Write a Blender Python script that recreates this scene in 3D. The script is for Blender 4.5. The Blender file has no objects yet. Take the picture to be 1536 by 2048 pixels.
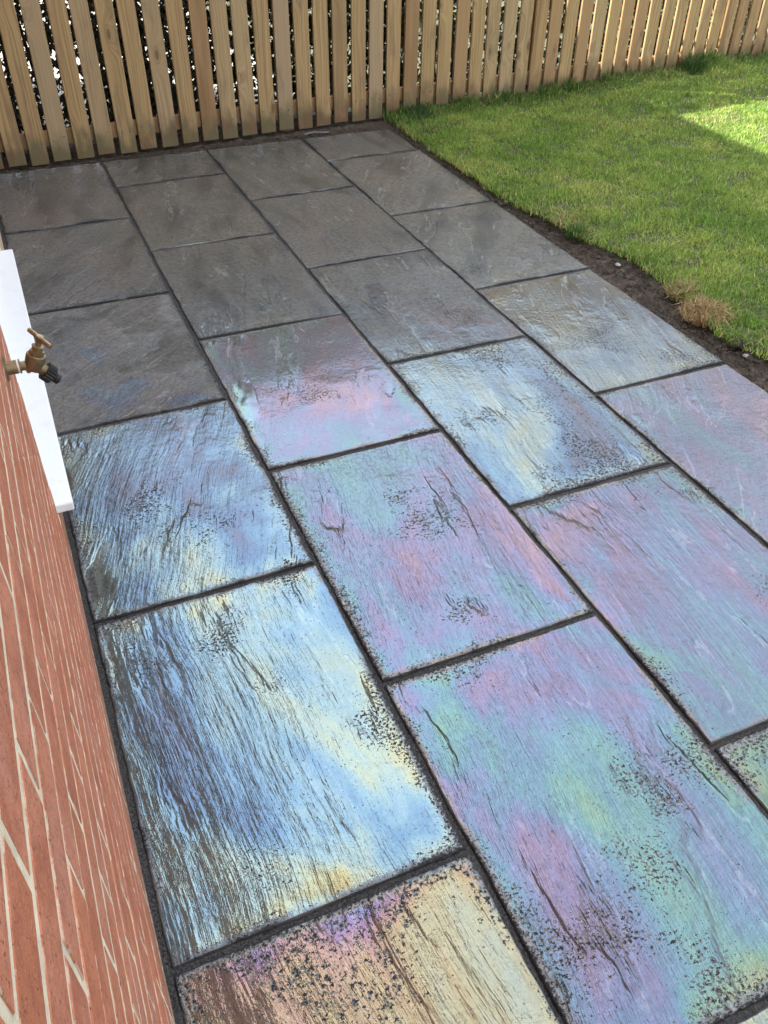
import bpy, math, random
import numpy as np
from mathutils import Vector, Matrix, noise

random.seed(7)
rng = np.random.default_rng(7)
scene = bpy.context.scene
COL = scene.collection
rad = math.radians

# ------------------------------------------------------------------ camera
RX = Vector((0.91880384, -0.39453854, 0.01178356))      # right
DN = Vector((-0.24395673, -0.59109033, -0.76882854))    # image down
FW = Vector((0.31029764, 0.70352794, -0.63934640))      # forward
CAM = Vector((0.07351, -4.44992, 1.64564))
cam = bpy.data.cameras.new('camera')
cam.sensor_fit = 'VERTICAL'
cam.sensor_height = 24.0
cam.lens = 12.0 / (1024.0 / 1716.687)
cam.clip_start = 0.02
cam.clip_end = 600.0
camo = bpy.data.objects.new('camera', cam)
COL.objects.link(camo)
mat4 = Matrix.Identity(4)
for i in range(3):
    mat4[i][0] = RX[i]; mat4[i][1] = -DN[i]; mat4[i][2] = -FW[i]; mat4[i][3] = CAM[i]
camo.matrix_world = mat4
scene.camera = camo

# ------------------------------------------------------------------ sky, sun, exposure
SUN_DIR = Vector((-0.72, 0.45, 1.0)).normalized()        # towards the sun
SUN_EL = math.asin(SUN_DIR.z)
SUN_AZ = math.atan2(SUN_DIR.x, SUN_DIR.y)
world = bpy.data.worlds.new('World')
scene.world = world
world.use_nodes = True
wn = world.node_tree
for n in list(wn.nodes):
    wn.nodes.remove(n)
w_out = wn.nodes.new('ShaderNodeOutputWorld')
w_bg = wn.nodes.new('ShaderNodeBackground')
w_sky = wn.nodes.new('ShaderNodeTexSky')
w_sky.sky_type = 'NISHITA'
w_sky.sun_disc = False
w_sky.sun_elevation = SUN_EL
w_sky.sun_rotation = SUN_AZ
w_sky.air_density = 1.0
w_sky.dust_density = 4.0
w_sky.ozone_density = 1.0
w_bg.inputs['Strength'].default_value = 0.05
# broken white cloud over the whole sky, lit like the sky behind it
w_tc = wn.nodes.new('ShaderNodeTexCoord')
w_map = wn.nodes.new('ShaderNodeMapping')
w_map.inputs['Scale'].default_value = (1.0, 1.0, 2.2)
w_noi = wn.nodes.new('ShaderNodeTexNoise')
w_noi.inputs['Scale'].default_value = 2.6
w_noi.inputs['Detail'].default_value = 4.0
w_noi.inputs['Roughness'].default_value = 0.55
w_noi.inputs['Distortion'].default_value = 0.4
w_rmp = wn.nodes.new('ShaderNodeMapRange')
w_rmp.interpolation_type = 'SMOOTHSTEP'
w_rmp.inputs['From Min'].default_value = 0.16
w_rmp.inputs['From Max'].default_value = 0.58
w_mix = wn.nodes.new('ShaderNodeMix')
w_mix.data_type = 'RGBA'
CLOUD = w_mix.inputs[7]
CLOUD.default_value = (14.0, 14.2, 14.6, 1.0)
wn.links.new(w_tc.outputs['Generated'], w_map.inputs['Vector'])
wn.links.new(w_map.outputs['Vector'], w_noi.inputs['Vector'])
wn.links.new(w_noi.outputs['Fac'], w_rmp.inputs['Value'])
wn.links.new(w_rmp.outputs['Result'], w_mix.inputs[0])
wn.links.new(w_sky.outputs['Color'], w_mix.inputs[6])
w_dot = wn.nodes.new('ShaderNodeVectorMath'); w_dot.operation = 'DOT_PRODUCT'
w_dot.inputs[1].default_value = SUN_DIR
w_fwd = wn.nodes.new('ShaderNodeMapRange')            # forward scattering in thin cloud
for k_, v_ in (('From Min', -0.3), ('From Max', 1.0), ('To Min', 0.8), ('To Max', 1.9)):
    w_fwd.inputs[k_].default_value = v_
w_cl = wn.nodes.new('ShaderNodeVectorMath'); w_cl.operation = 'SCALE'
w_cl.inputs[0].default_value = (10.2, 10.7, 11.6)
wn.links.new(w_tc.outputs['Generated'], w_dot.inputs[0])
wn.links.new(w_dot.outputs['Value'], w_fwd.inputs['Value'])
w_thk = wn.nodes.new('ShaderNodeMapRange')            # thicker cloud is brighter
for k_, v_ in (('From Min', 0.42), ('From Max', 0.68), ('To Min', 0.80), ('To Max', 1.45)):
    w_thk.inputs[k_].default_value = v_
w_mul = wn.nodes.new('ShaderNodeMath'); w_mul.operation = 'MULTIPLY'
wn.links.new(w_noi.outputs['Fac'], w_thk.inputs['Value'])
wn.links.new(w_fwd.outputs['Result'], w_mul.inputs[0]); wn.links.new(w_thk.outputs['Result'], w_mul.inputs[1])
wn.links.new(w_mul.outputs['Value'], w_cl.inputs['Scale'])
wn.links.new(w_cl.outputs['Vector'], CLOUD)
wn.links.new(w_mix.outputs[2], w_bg.inputs['Color'])
wn.links.new(w_bg.outputs['Background'], w_out.inputs['Surface'])

sun = bpy.data.lights.new('sun', 'SUN')
sun.energy = 5.0
sun.angle = rad(0.5)
sun.color = (1.0, 0.95, 0.86)
suno = bpy.data.objects.new('sun', sun)
COL.objects.link(suno)
suno.rotation_euler = SUN_DIR.to_track_quat('Z', 'Y').to_euler()

vs = scene.view_settings
vs.view_transform = 'Standard'
vs.look = 'None'
vs.gamma = 1.0
vs.use_curve_mapping = False
vs.exposure = 2.1

# ------------------------------------------------------------------ helpers
def link(o, parent=None):
    COL.objects.link(o)
    if parent is not None:
        o.parent = parent
    return o

def mesh_data(name, V, F, mat=None, smooth=False):
    me = bpy.data.meshes.new(name)
    V = np.asarray(V, dtype=np.float32).reshape(-1, 3)
    if isinstance(F, np.ndarray):
        k = F.shape[1]
        me.vertices.add(len(V)); me.vertices.foreach_set('co', V.ravel())
        me.loops.add(F.size); me.loops.foreach_set('vertex_index', F.ravel().astype(np.int32))
        me.polygons.add(len(F))
        me.polygons.foreach_set('loop_start', np.arange(0, F.size, k, dtype=np.int32))
        me.update(calc_edges=True)
    else:
        me.from_pydata([tuple(v) for v in V.tolist()], [], F)
    if mat:
        me.materials.append(mat)
    if smooth:
        me.polygons.foreach_set('use_smooth', np.ones(len(me.polygons), dtype=bool))
    me.update()
    return me

def mobj(name, V, F, mat=None, parent=None, smooth=False):
    return link(bpy.data.objects.new(name, mesh_data(name, V, F, mat, smooth)), parent)

def empty(name, loc, label, cat, group=None):
    o = bpy.data.objects.new(name, None)
    o.location = loc
    o.empty_display_size = 0.1
    COL.objects.link(o)
    o['label'] = label
    o['category'] = cat
    if group:
        o['group'] = group
    return o

def box_vf(x0, x1, y0, y1, z0, z1):
    V = [(x0,y0,z0),(x1,y0,z0),(x1,y1,z0),(x0,y1,z0),(x0,y0,z1),(x1,y0,z1),(x1,y1,z1),(x0,y1,z1)]
    F = [(0,3,2,1),(4,5,6,7),(0,1,5,4),(1,2,6,5),(2,3,7,6),(3,0,4,7)]
    return V, F

class MB:
    """collects shapes for one mesh"""
    def __init__(self):
        self.V = []; self.F = []
    def add(self, V, F):
        b = len(self.V)
        self.V += [tuple(v) for v in V]
        self.F += [tuple(i + b for i in f) for f in F]
        return self
    def box(self, *a):
        return self.add(*box_vf(*a))
    def cbox(self, x0, x1, y0, y1, z0, z1, c):
        """box with chamfered edges"""
        import itertools
        lo = (x0, y0, z0); hi = (x1, y1, z1)
        V = []; idx = {}
        for s in itertools.product((0, 1), repeat=3):
            for ax in range(3):
                p = []
                for k in range(3):
                    e = hi[k] if s[k] else lo[k]
                    inn = e - c if s[k] else e + c
                    p.append(e if k == ax else inn)
                idx[(s, ax)] = len(V); V.append(tuple(p))
        F = []
        for ax in range(3):
            o1, o2 = [k for k in range(3) if k != ax]
            for sv in (0, 1):
                ring = []
                for a, b in ((0,0),(1,0),(1,1),(0,1)):
                    s = [0,0,0]; s[ax] = sv; s[o1] = a; s[o2] = b
                    ring.append(idx[(tuple(s), ax)])
                F.append(ring)
        for ax in range(3):
            o1, o2 = [k for k in range(3) if k != ax]
            for a in (0, 1):
                for b in (0, 1):
                    s0 = [0,0,0]; s1 = [0,0,0]
                    s0[o1] = s1[o1] = a; s0[o2] = s1[o2] = b; s1[ax] = 1
                    s0 = tuple(s0); s1 = tuple(s1)
                    F.append([idx[(s0,o1)], idx[(s1,o1)], idx[(s1,o2)], idx[(s0,o2)]])
        for s in itertools.product((0, 1), repeat=3):
            F.append([idx[(s,0)], idx[(s,1)], idx[(s,2)]])
        cen = Vector(((x0+x1)/2, (y0+y1)/2, (z0+z1)/2))
        G = []
        for f in F:
            p = [Vector(V[i]) for i in f]
            nrm = (p[1]-p[0]).cross(p[2]-p[0])
            mid = sum(p, Vector()) / len(p)
            G.append(tuple(f) if nrm.dot(mid-cen) > 0 else tuple(reversed(f)))
        return self.add(V, G)
    def tube(self, pts, radii, seg=20, caps=True):
        """swept circle through points with a radius per point"""
        pts = [Vector(p) for p in pts]
        n = len(pts)
        b = len(self.V)
        up = None
        for i, p in enumerate(pts):
            d = (pts[min(i+1, n-1)] - pts[max(i-1, 0)])
            if d.length < 1e-9:
                d = pts[min(i+2, n-1)] - pts[max(i-2, 0)]
            d.normalize()
            if up is None:
                up = Vector((0,1,0)) if abs(d.y) < .9 else Vector((1,0,0))
            s = d.cross(up).normalized()
            u2 = s.cross(d).normalized()
            for k in range(seg):
                a = 2*math.pi*k/seg
                self.V.append(tuple(p + radii[i]*(math.cos(a)*s + math.sin(a)*u2)))
        for i in range(n-1):
            for k in range(seg):
                k2 = (k+1) % seg
                self.F.append((b+i*seg+k, b+i*seg+k2, b+(i+1)*seg+k2, b+(i+1)*seg+k))
        if caps:
            self.F.append(tuple(b+k for k in reversed(range(seg))))
            self.F.append(tuple(b+(n-1)*seg+k for k in range(seg)))
        return self
    def build(self, name, mat, parent=None, smooth=False):
        o = mobj(name, self.V, self.F, mat, parent, False)
        if smooth:
            me = o.data
            me.polygons.foreach_set('use_smooth', np.ones(len(me.polygons), dtype=bool))
            try:
                me.set_sharp_from_angle(angle=rad(38))
            except Exception:
                pass
        return o

class Nodes:
    def __init__(self, name):
        self.mat = bpy.data.materials.new(name)
        self.mat.use_nodes = True
        self.nt = self.mat.node_tree
        self.nt.nodes.clear()
        self.out = self.nt.nodes.new('ShaderNodeOutputMaterial')
    def set(self, sock, v):
        if isinstance(v, bpy.types.NodeSocket):
            self.nt.links.new(v, sock)
        elif v is not None:
            sock.default_value = v
    def n(self, typ, ins=None, **props):
        nd = self.nt.nodes.new('ShaderNode' + typ)
        for k, v in props.items():
            setattr(nd, k, v)
        for k, v in (ins or {}).items():
            self.set(nd.inputs[k], v)
        return nd
    def m(self, op, a, b=None, c=None, clamp=False):
        nd = self.n('Math', {0: a}, operation=op, use_clamp=clamp)
        if b is not None: self.set(nd.inputs[1], b)
        if c is not None: self.set(nd.inputs[2], c)
        return nd.outputs[0]
    def vm(self, op, a, b=None):
        nd = self.n('VectorMath', {0: a}, operation=op)
        if b is not None: self.set(nd.inputs[1], b)
        return nd.outputs[0]
    def noise(self, vec, scale=1.0, detail=2.0, rough=0.5, dist=0.0, col=False):
        nd = self.n('TexNoise', {'Vector': vec, 'Scale': scale, 'Detail': detail, 'Roughness': rough, 'Distortion': dist})
        return nd.outputs['Color' if col else 'Fac']
    def ss(self, v, a, b, lo=0.0, hi=1.0):
        nd = self.n('MapRange', {'Value': v, 'From Min': a, 'From Max': b, 'To Min': lo, 'To Max': hi}, interpolation_type='SMOOTHSTEP')
        return nd.outputs[0]
    def lin(self, v, a, b, lo, hi):
        nd = self.n('MapRange', {'Value': v, 'From Min': a, 'From Max': b, 'To Min': lo, 'To Max': hi})
        return nd.outputs[0]
    def mixc(self, f, a, b, mode='MIX'):
        nd = self.nt.nodes.new('ShaderNodeMix')
        nd.data_type = 'RGBA'; nd.blend_type = mode
        self.set(nd.inputs[0], f)
        for s, v in ((nd.inputs[6], a), (nd.inputs[7], b)):
            if isinstance(v, tuple) and len(v) == 3: v = (*v, 1.0)
            self.set(s, v)
        return nd.outputs[2]
    def mixf(self, f, a, b):
        nd = self.nt.nodes.new('ShaderNodeMix')
        nd.data_type = 'FLOAT'
        self.set(nd.inputs[0], f); self.set(nd.inputs[2], a); self.set(nd.inputs[3], b)
        return nd.outputs[0]
    def attr(self, name, kind='OBJECT'):
        nd = self.n('Attribute', attribute_type=kind, attribute_name=name)
        return nd.outputs['Fac']
    def bump(self, h, dist=1.0, strength=1.0, normal=None):
        nd = self.n('Bump', {'Height': h, 'Distance': dist, 'Strength': strength})
        if normal is not None: self.set(nd.inputs['Normal'], normal)
        return nd.outputs[0]
    def principled(self, **ins):
        nd = self.nt.nodes.new('ShaderNodeBsdfPrincipled')
        for k, v in ins.items():
            k = k.replace('_', ' ')
            if isinstance(v, tuple) and len(v) == 3: v = (*v, 1.0)
            self.set(nd.inputs[k], v)
        self.nt.links.new(nd.outputs[0], self.out.inputs['Surface'])
        return nd
    def obj(self):
        return self.n('TexCoord').outputs['Object']
    def rand(self):
        return self.n('ObjectInfo').outputs['Random']

# ------------------------------------------------------------------ materials
def mat_slab():
    S = Nodes('sealed_sandstone')
    p = S.obj()
    seed = S.attr('seed'); ang = S.attr('grain'); film = S.attr('film')
    pitamt = S.attr('pits'); wet = S.attr('wet'); rough = S.attr('rough'); relief = S.attr('relief'); dry = S.attr('dry'); fior = S.attr('film_ior'); bior = S.attr('base_ior'); tone = S.attr('tone'); hx = S.attr('hx'); hy = S.attr('hy')
    sv = S.n('CombineXYZ', {0: S.m('MULTIPLY', seed, 37.0), 1: S.m('MULTIPLY', seed, 91.0), 2: S.m('MULTIPLY', seed, 13.0)}).outputs[0]
    P = S.vm('ADD', p, sv)
    wv = S.n('TexNoise', {'Vector': P, 'Scale': 3.0, 'Detail': 1.0})
    wob = S.vm('MULTIPLY', S.vm('SUBTRACT', wv.outputs['Color'], (0.5, 0.5, 0.5)), (0.055, 0.055, 0.0))
    Pw = S.vm('ADD', P, wob)
    rot = S.n('VectorRotate', {'Vector': Pw, 'Angle': ang}, rotation_type='Z_AXIS').outputs[0]
    gr = S.noise(S.vm('MULTIPLY', rot, (105.0, 6.5, 1.0)), 1.0, 3.0, 0.65)
    gr2 = S.noise(S.vm('MULTIPLY', rot, (32.0, 2.6, 1.0)), 1.0, 2.0, 0.55)
    big = S.noise(P, 2.0, 2.0, 0.45)
    grain_mask = S.ss(S.m('PINGPONG', S.m('MULTIPLY', big, 3.0), 1.0), 0.10, 0.70, 0.35, 1.0)
    fl = S.noise(S.vm('MULTIPLY', rot, (4.6, 1.1, 1.0)), 1.0, 5.0, 0.55)
    fx = S.m('MULTIPLY', fl, 5.0)
    fr = S.m('FRACT', fx)
    cl = S.noise(P, 3.2, 4.0, 0.6)
    stepv = S.mixf(S.ss(cl, 0.42, 0.60, 0.1, 1.0), fx, S.m('ADD', S.m('FLOOR', fx), S.ss(fr, 0.0, 0.17)))
    # heights in metres
    H = S.m('MULTIPLY', big, 0.010)
    H = S.m('MULTIPLY_ADD', stepv, S.m('MULTIPLY', relief, 0.0022), H)
    H = S.m('MULTIPLY_ADD', S.m('MULTIPLY', gr, S.m('MULTIPLY', grain_mask, relief)), 0.0014, H)
    H = S.m('MULTIPLY_ADD', gr2, 0.0012, H)
    med = S.noise(P, 60.0, 3.0, 0.65)
    H = S.m('MULTIPLY_ADD', S.m('MULTIPLY', med, S.m('MULTIPLY_ADD', rough, 1.6, S.m('MULTIPLY', relief, 0.42))), 0.0016, H)
    # liquid sealer pooled in the hollows
    lvl = S.m('ADD', S.m('MULTIPLY_ADD', wet, 0.006, 0.0068), S.m('MULTIPLY', relief, 0.0040))
    pool = S.ss(S.m('SUBTRACT', lvl, H), -0.0004, 0.0010)
    Hs = S.n('Math', {0: H, 1: lvl, 2: 0.0009}, operation='SMOOTH_MAX').outputs[0]
    # crumbs and pits where the film broke
    dx = S.m('SUBTRACT', hx, S.m('ABSOLUTE', S.n('SeparateXYZ', {0: p}).outputs[0]))
    dy = S.m('SUBTRACT', hy, S.m('ABSOLUTE', S.n('SeparateXYZ', {0: p}).outputs[1]))
    e = S.m('MINIMUM', dx, dy)
    edge = S.ss(e, 0.0, 0.055, 0.13, 0.0)
    clm = S.ss(S.m('ADD', S.m('ADD', cl, edge), S.m('MULTIPLY', pitamt, 0.10)), 0.55, 0.72)
    cells = S.n('TexVoronoi', {'Vector': P, 'Scale': 120.0, 'Randomness': 1.0}, feature='F1').outputs['Distance']
    crumbn = S.noise(P, 150.0, 2.0, 0.65)
    thr = S.mixf(clm, 0.67, 0.49)
    pit = S.ss(S.m('SUBTRACT', crumbn, thr), 0.0, 0.045)
    pit = S.m('MULTIPLY', pit, S.ss(cells, 0.75, 0.35))
    crack = S.m('MULTIPLY', S.m('MULTIPLY', S.ss(fr, 0.0, 0.02), S.ss(fr, 0.06, 0.03)), S.ss(cl, 0.54, 0.60))
    Hs = S.m('MULTIPLY_ADD', pit, -0.0018, Hs)
    fine = S.noise(P, 420.0, 1.0, 0.6)
    Hs = S.m('MULTIPLY_ADD', S.m('MULTIPLY', fine, S.mixf(pool, 1.0, 0.05)), S.m('MULTIPLY_ADD', rough, 0.0006, S.m('MULTIPLY', relief, 0.00008)), Hs)
    nrm = S.bump(Hs, 1.0, 1.0)
    # stone colour
    c = S.mixc(S.ss(S.noise(P, 4.0, 5.0, 0.6), 0.35, 0.68), (0.116, 0.112, 0.103), (0.140, 0.128, 0.115))
    c = S.mixc(S.ss(S.noise(S.vm('MULTIPLY', rot, (7.0, 2.0, 1.0)), 1.0, 4.0), 0.45, 0.75), c, (0.056, 0.053, 0.049))
    c = S.mixc(S.ss(S.noise(P, 5.5, 4.0, 0.65), 0.56, 0.72), c, (0.122, 0.106, 0.098))
    c = S.mixc(tone, (0.050, 0.047, 0.043), c)
    vein = S.m('MULTIPLY', S.m('MULTIPLY', S.ss(fr, 0.88, 0.96), S.ss(fr, 1.0, 0.97)), S.ss(gr2, 0.46, 0.58))
    c = S.mixc(S.m('MULTIPLY', vein, 0.55), c, (0.27, 0.26, 0.25))
    c = S.mixc(S.ss(med, 0.40, 0.66, 0.0, 0.55), c, (0.040, 0.040, 0.040))
    c = S.mixc(S.m('MULTIPLY', S.ss(fine, 0.4, 0.7), 0.35), c, (0.05, 0.05, 0.048))
    c = S.mixc(S.m('MAXIMUM', S.m('MULTIPLY', pit, 0.92), S.m('MULTIPLY', crack, 0.25)), c, (0.016, 0.015, 0.017))
    smear = S.m('MULTIPLY', S.ss(S.m('ADD', e, S.m('MULTIPLY', S.m('SUBTRACT', crumbn, 0.5), 0.05)), 0.016, 0.002), S.ss(cl, 0.40, 0.55))
    c = S.mixc(S.m('MULTIPLY', smear, 0.85), c, (0.020, 0.019, 0.020))
    # film thickness in nanometres
    wp = S.n('NewGeometry').outputs['Position']
    f1 = S.noise(S.vm('MULTIPLY', wp, (2.7, 1.6, 0.0)), 1.0, 4.0, 0.55, 0.7)
    f2 = S.noise(S.vm('MULTIPLY', rot, (11.0, 2.2, 1.0)), 1.0, 4.0, 0.6)
    th = S.m('MULTIPLY_ADD', S.m('SUBTRACT', f1, 0.5), 540.0, film)
    th = S.m('MULTIPLY_ADD', S.m('SUBTRACT', f2, 0.5), 170.0, th)
    th = S.m('ADD', th, S.m('MULTIPLY', S.ss(e, 0.0, 0.10, 110.0, 0.0), S.ss(cl, 0.40, 0.60)))
    th = S.m('MULTIPLY_ADD', pool, 45.0, th)
    th = S.m('MULTIPLY', S.m('ADD', S.m('MAXIMUM', th, 140.0), 70.0), 0.31)
    dull = S.m('MAXIMUM', S.m('MAXIMUM', pit, smear), S.ss(e, 0.004, 0.0015))
    dull = S.m('MAXIMUM', dull, S.m('MULTIPLY', dry, S.ss(S.noise(P, 3.0, 4.0, 0.6), 0.62, 0.40)))
    ro = S.mixf(pool, S.m('MULTIPLY_ADD', rough, 0.16, 0.07), 0.02)
    ro = S.m('MULTIPLY_ADD', cl, 0.05, ro)
    ro = S.mixf(dull, ro, 0.75)
    S.principled(Base_Color=c, Roughness=ro, IOR=S.mixf(dull, bior, 1.30), Normal=nrm,
                 Thin_Film_Thickness=S.m('MULTIPLY', th, S.m('SUBTRACT', 1.0, dull)), Thin_Film_IOR=fior)
    return S.mat

def mat_simple(name, col, rough=0.7, ns=20.0, var=0.25, bump=0.0, bscale=200.0, **kw):
    S = Nodes(name)
    p = S.obj()
    f = S.noise(p, ns, 4.0, 0.6)
    dark = tuple(v*(1-var) for v in col); light = tuple(min(1, v*(1+var)) for v in col)
    c = S.mixc(S.ss(f, 0.3, 0.7), dark, light)
    ins = dict(Base_Color=c, Roughness=rough)
    if bump:
        ins['Normal'] = S.bump(S.noise(p, bscale, 4.0, 0.65), bump, 1.0)
    ins.update(kw)
    S.principled(**ins)
    return S.mat

def mat_mortar_dark():
    S = Nodes('dark_joint_mortar')
    p = S.obj()
    g = S.noise(p, 170.0, 3.0, 0.75)
    c = S.mixc(S.ss(g, 0.35, 0.7), (0.008, 0.008, 0.009), (0.075, 0.073, 0.074))
    c = S.mixc(S.m('MULTIPLY', S.ss(S.noise(p, 6.0, 3.0), 0.5, 0.75), 0.5), c, (0.055, 0.048, 0.042))
    S.principled(Base_Color=c, Roughness=0.8, Normal=S.bump(g, 0.007, 1.0))
    return S.mat

def mat_brick():
    S = Nodes('red_brick')
    p = S.obj(); r = S.rand()
    sv = S.n('CombineXYZ', {0: S.m('MULTIPLY', r, 17.0), 1: S.m('MULTIPLY', r, 53.0), 2: S.m('MULTIPLY', r, 29.0)}).outputs[0]
    P = S.vm('ADD', p, sv)
    c = S.mixc(S.ss(S.noise(P, 12.0, 4.0, 0.6), 0.35, 0.65), (0.37, 0.120, 0.062), (0.53, 0.212, 0.130))
    c = S.mixc(r, c, S.mixc(0.6, c, (0.48, 0.16, 0.07)))
    c = S.mixc(S.m('MULTIPLY', S.ss(S.noise(P, 5.0, 3.0), 0.5, 0.7), 0.5), c, (0.44, 0.21, 0.16))
    speck = S.ss(S.noise(P, 230.0, 3.0, 0.65), 0.60, 0.66)
    c = S.mixc(S.m('MULTIPLY', speck, 0.9), c, (0.07, 0.03, 0.025))
    c = S.mixc(S.ss(S.noise(P, 70.0, 4.0, 0.7), 0.42, 0.70, 0.0, 0.45), c, (0.24, 0.075, 0.045))
    pale = S.ss(S.noise(P, 210.0, 2.0, 0.6), 0.66, 0.72)
    c = S.mixc(S.m('MULTIPLY', pale, 0.5), c, (0.60, 0.36, 0.26))
    # splash dirt on the lowest courses: a stain with its own ragged edge
    wz = S.n('SeparateXYZ', {0: S.n('NewGeometry').outputs['Position']}).outputs[2]
    d = S.ss(S.m('MULTIPLY_ADD', S.noise(S.n('NewGeometry').outputs['Position'], 9.0, 4.0), 0.16, wz), 0.25, 0.09)
    c = S.mixc(S.m('MULTIPLY', d, 0.75), c, (0.17, 0.115, 0.075))
    # ragged mortar left on the arrises
    sp = S.n('SeparateXYZ', {0: p})
    ez = S.m('MINIMUM', sp.outputs[2], S.m('SUBTRACT', 0.065, sp.outputs[2]))
    ey = S.m('MINIMUM', sp.outputs[1], S.m('ABSOLUTE', S.m('SUBTRACT', 0.215, sp.outputs[1])))
    ee = S.m('MULTIPLY_ADD', S.m('SUBTRACT', S.noise(P, 38.0, 4.0, 0.6), 0.5), 0.012, S.m('MINIMUM', ez, ey))
    c = S.mixc(S.m('MULTIPLY', S.ss(ee, 0.0014, -0.0006), 0.6), c, (0.60, 0.50, 0.38))
    h = S.m('ADD', S.m('MULTIPLY', S.noise(P, 60.0, 4.0, 0.65), 0.0022), S.m('MULTIPLY', S.noise(P, 480.0, 3.0, 0.7), 0.0009))
    S.principled(Base_Color=c, Roughness=0.85, Normal=S.bump(h, 1.0, 1.0))
    return S.mat

def mat_wood(name='fence_softwood'):
    S = Nodes(name)
    p = S.obj(); r = S.rand()
    sv = S.n('CombineXYZ', {0: S.m('MULTIPLY', r, 13.0), 1: S.m('MULTIPLY', r, 7.0), 2: S.m('MULTIPLY', r, 41.0)}).outputs[0]
    P = S.vm('ADD', p, sv)
    # knots
    vk = S.n('TexVoronoi', {'Vector': S.vm('MULTIPLY', P, (9.0, 0.0, 3.6)), 'Scale': 1.0, 'Randomness': 1.0}, feature='F1')
    kd = vk.outputs['Distance']
    ksel = S.ss(S.n('SeparateColor', {0: vk.outputs['Color']}).outputs[0], 0.30, 0.34)
    knot = S.m('MULTIPLY', S.ss(kd, 0.16, 0.07), ksel)
    kwarp = S.m('MULTIPLY', S.m('MULTIPLY', S.ss(kd, 0.55, 0.05), ksel), 0.05)
    wob = S.m('MULTIPLY', S.m('SUBTRACT', S.noise(S.vm('MULTIPLY', P, (5.0, 5.0, 1.6)), 1.0, 3.0), 0.5), 0.06)
    px = S.n('SeparateXYZ', {0: P})
    gx = S.m('ADD', S.m('ADD', px.outputs[0], wob), kwarp)
    gv = S.n('CombineXYZ', {0: S.m('MULTIPLY', gx, 110.0), 1: S.m('MULTIPLY', px.outputs[1], 30.0), 2: S.m('MULTIPLY', px.outputs[2], 1.2)}).outputs[0]
    g = S.noise(gv, 1.0, 3.0, 0.55)
    g2 = S.noise(S.vm('MULTIPLY', gv, (5.0, 2.0, 3.0)), 1.0, 2.0, 0.6)
    c = S.mixc(S.ss(g, 0.34, 0.68), (0.43, 0.293, 0.135), (0.275, 0.170, 0.072))
    c = S.mixc(S.m('MULTIPLY', S.ss(g2, 0.45, 0.75), 0.35), c, (0.23, 0.14, 0.07))
    hue = S.m('FRACT', S.m('MULTIPLY', r, 7.13))
    c = S.mixc(S.ss(hue, 0.55, 0.95, 0.0, 0.75), c, (0.33, 0.19, 0.085))
    c = S.mixc(S.ss(S.m('FRACT', S.m('MULTIPLY', r, 3.71)), 0.45, 1.0, 0.0, 0.5), c, (0.36, 0.28, 0.185))
    dkp = S.ss(S.m('FRACT', S.m('MULTIPLY', r, 17.9)), 0.72, 0.95, 0.0, 0.6)
    c = S.mixc(S.m('MULTIPLY', dkp, S.ss(S.noise(S.vm('MULTIPLY', P, (16.0, 4.0, 1.1)), 1.0, 3.0), 0.35, 0.6)), c, (0.165, 0.085, 0.035))
    # weathering blotches, a few dark wet-looking runs
    bl = S.ss(S.noise(S.vm('MULTIPLY', P, (7.0, 7.0, 2.2)), 1.0, 4.0, 0.6), 0.54, 0.74)
    c = S.mixc(S.m('MULTIPLY', bl, 0.7), c, (0.15, 0.11, 0.07))
    c = S.mixc(S.m('MULTIPLY', knot, 0.8), c, (0.12, 0.065, 0.03))
    ring = S.m('MULTIPLY', S.ss(S.m('ABSOLUTE', S.m('SUBTRACT', kd, 0.17)), 0.03, 0.0), ksel)
    c = S.mixc(S.m('MULTIPLY', ring, 0.5), c, (0.17, 0.09, 0.04))
    # rain splash and algae at the foot
    lz = S.n('SeparateXYZ', {0: p}).outputs[2]
    al = S.ss(S.m('MULTIPLY_ADD', S.noise(S.vm('MULTIPLY', P, (14.0, 14.0, 7.0)), 1.0, 4.0), -0.30, lz), 0.04, -0.12)
    c = S.mixc(S.m('MULTIPLY', al, 0.9), c, S.mixc(S.ss(S.noise(P, 5.0, 2.0), 0.42, 0.58), (0.12, 0.10, 0.045), (0.13, 0.075, 0.035)))
    h = S.m('ADD', S.m('MULTIPLY', g, 0.0008), S.m('MULTIPLY', g2, 0.0004))
    S.principled(Base_Color=c, Roughness=0.75, Normal=S.bump(h, 1.0, 1.0))
    return S.mat

def mat_leaf(name, attr=True, base=(0.05, 0.09, 0.02), trans=0.35):
    S = Nodes(name)
    if attr:
        c = S.n('Attribute', attribute_type='GEOMETRY', attribute_name='tint').outputs['Color']
    else:
        c = S.mixc(S.ss(S.noise(S.obj(), 9.0, 3.0), 0.3, 0.7), tuple(v*.6 for v in base), tuple(v*1.4 for v in base))
    d = S.n('BsdfPrincipled', {'Base Color': c, 'Roughness': 0.55})
    t = S.n('BsdfTranslucent', {'Color': c})
    mx = S.n('MixShader', {0: trans, 1: d.outputs[0], 2: t.outputs[0]})
    S.nt.links.new(mx.outputs[0], S.out.inputs['Surface'])
    return S.mat

def mat_soil():
    S = Nodes('damp_soil')
    p = S.obj()
    c = S.mixc(S.ss(S.noise(p, 30.0, 6.0, 0.7), 0.3, 0.7), (0.040, 0.028, 0.019), (0.140, 0.104, 0.075))
    c = S.mixc(S.ss(S.noise(p, 190.0, 2.0, 0.6), 0.66, 0.72), c, (0.24, 0.20, 0.15))
    h = S.m('ADD', S.m('MULTIPLY', S.noise(p, 45.0, 6.0, 0.75), 0.035), S.m('MULTIPLY', S.noise(p, 260.0, 3.0, 0.7), 0.004))
    S.principled(Base_Color=c, Roughness=0.9, Normal=S.bump(h, 1.0, 1.0))
    return S.mat

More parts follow.
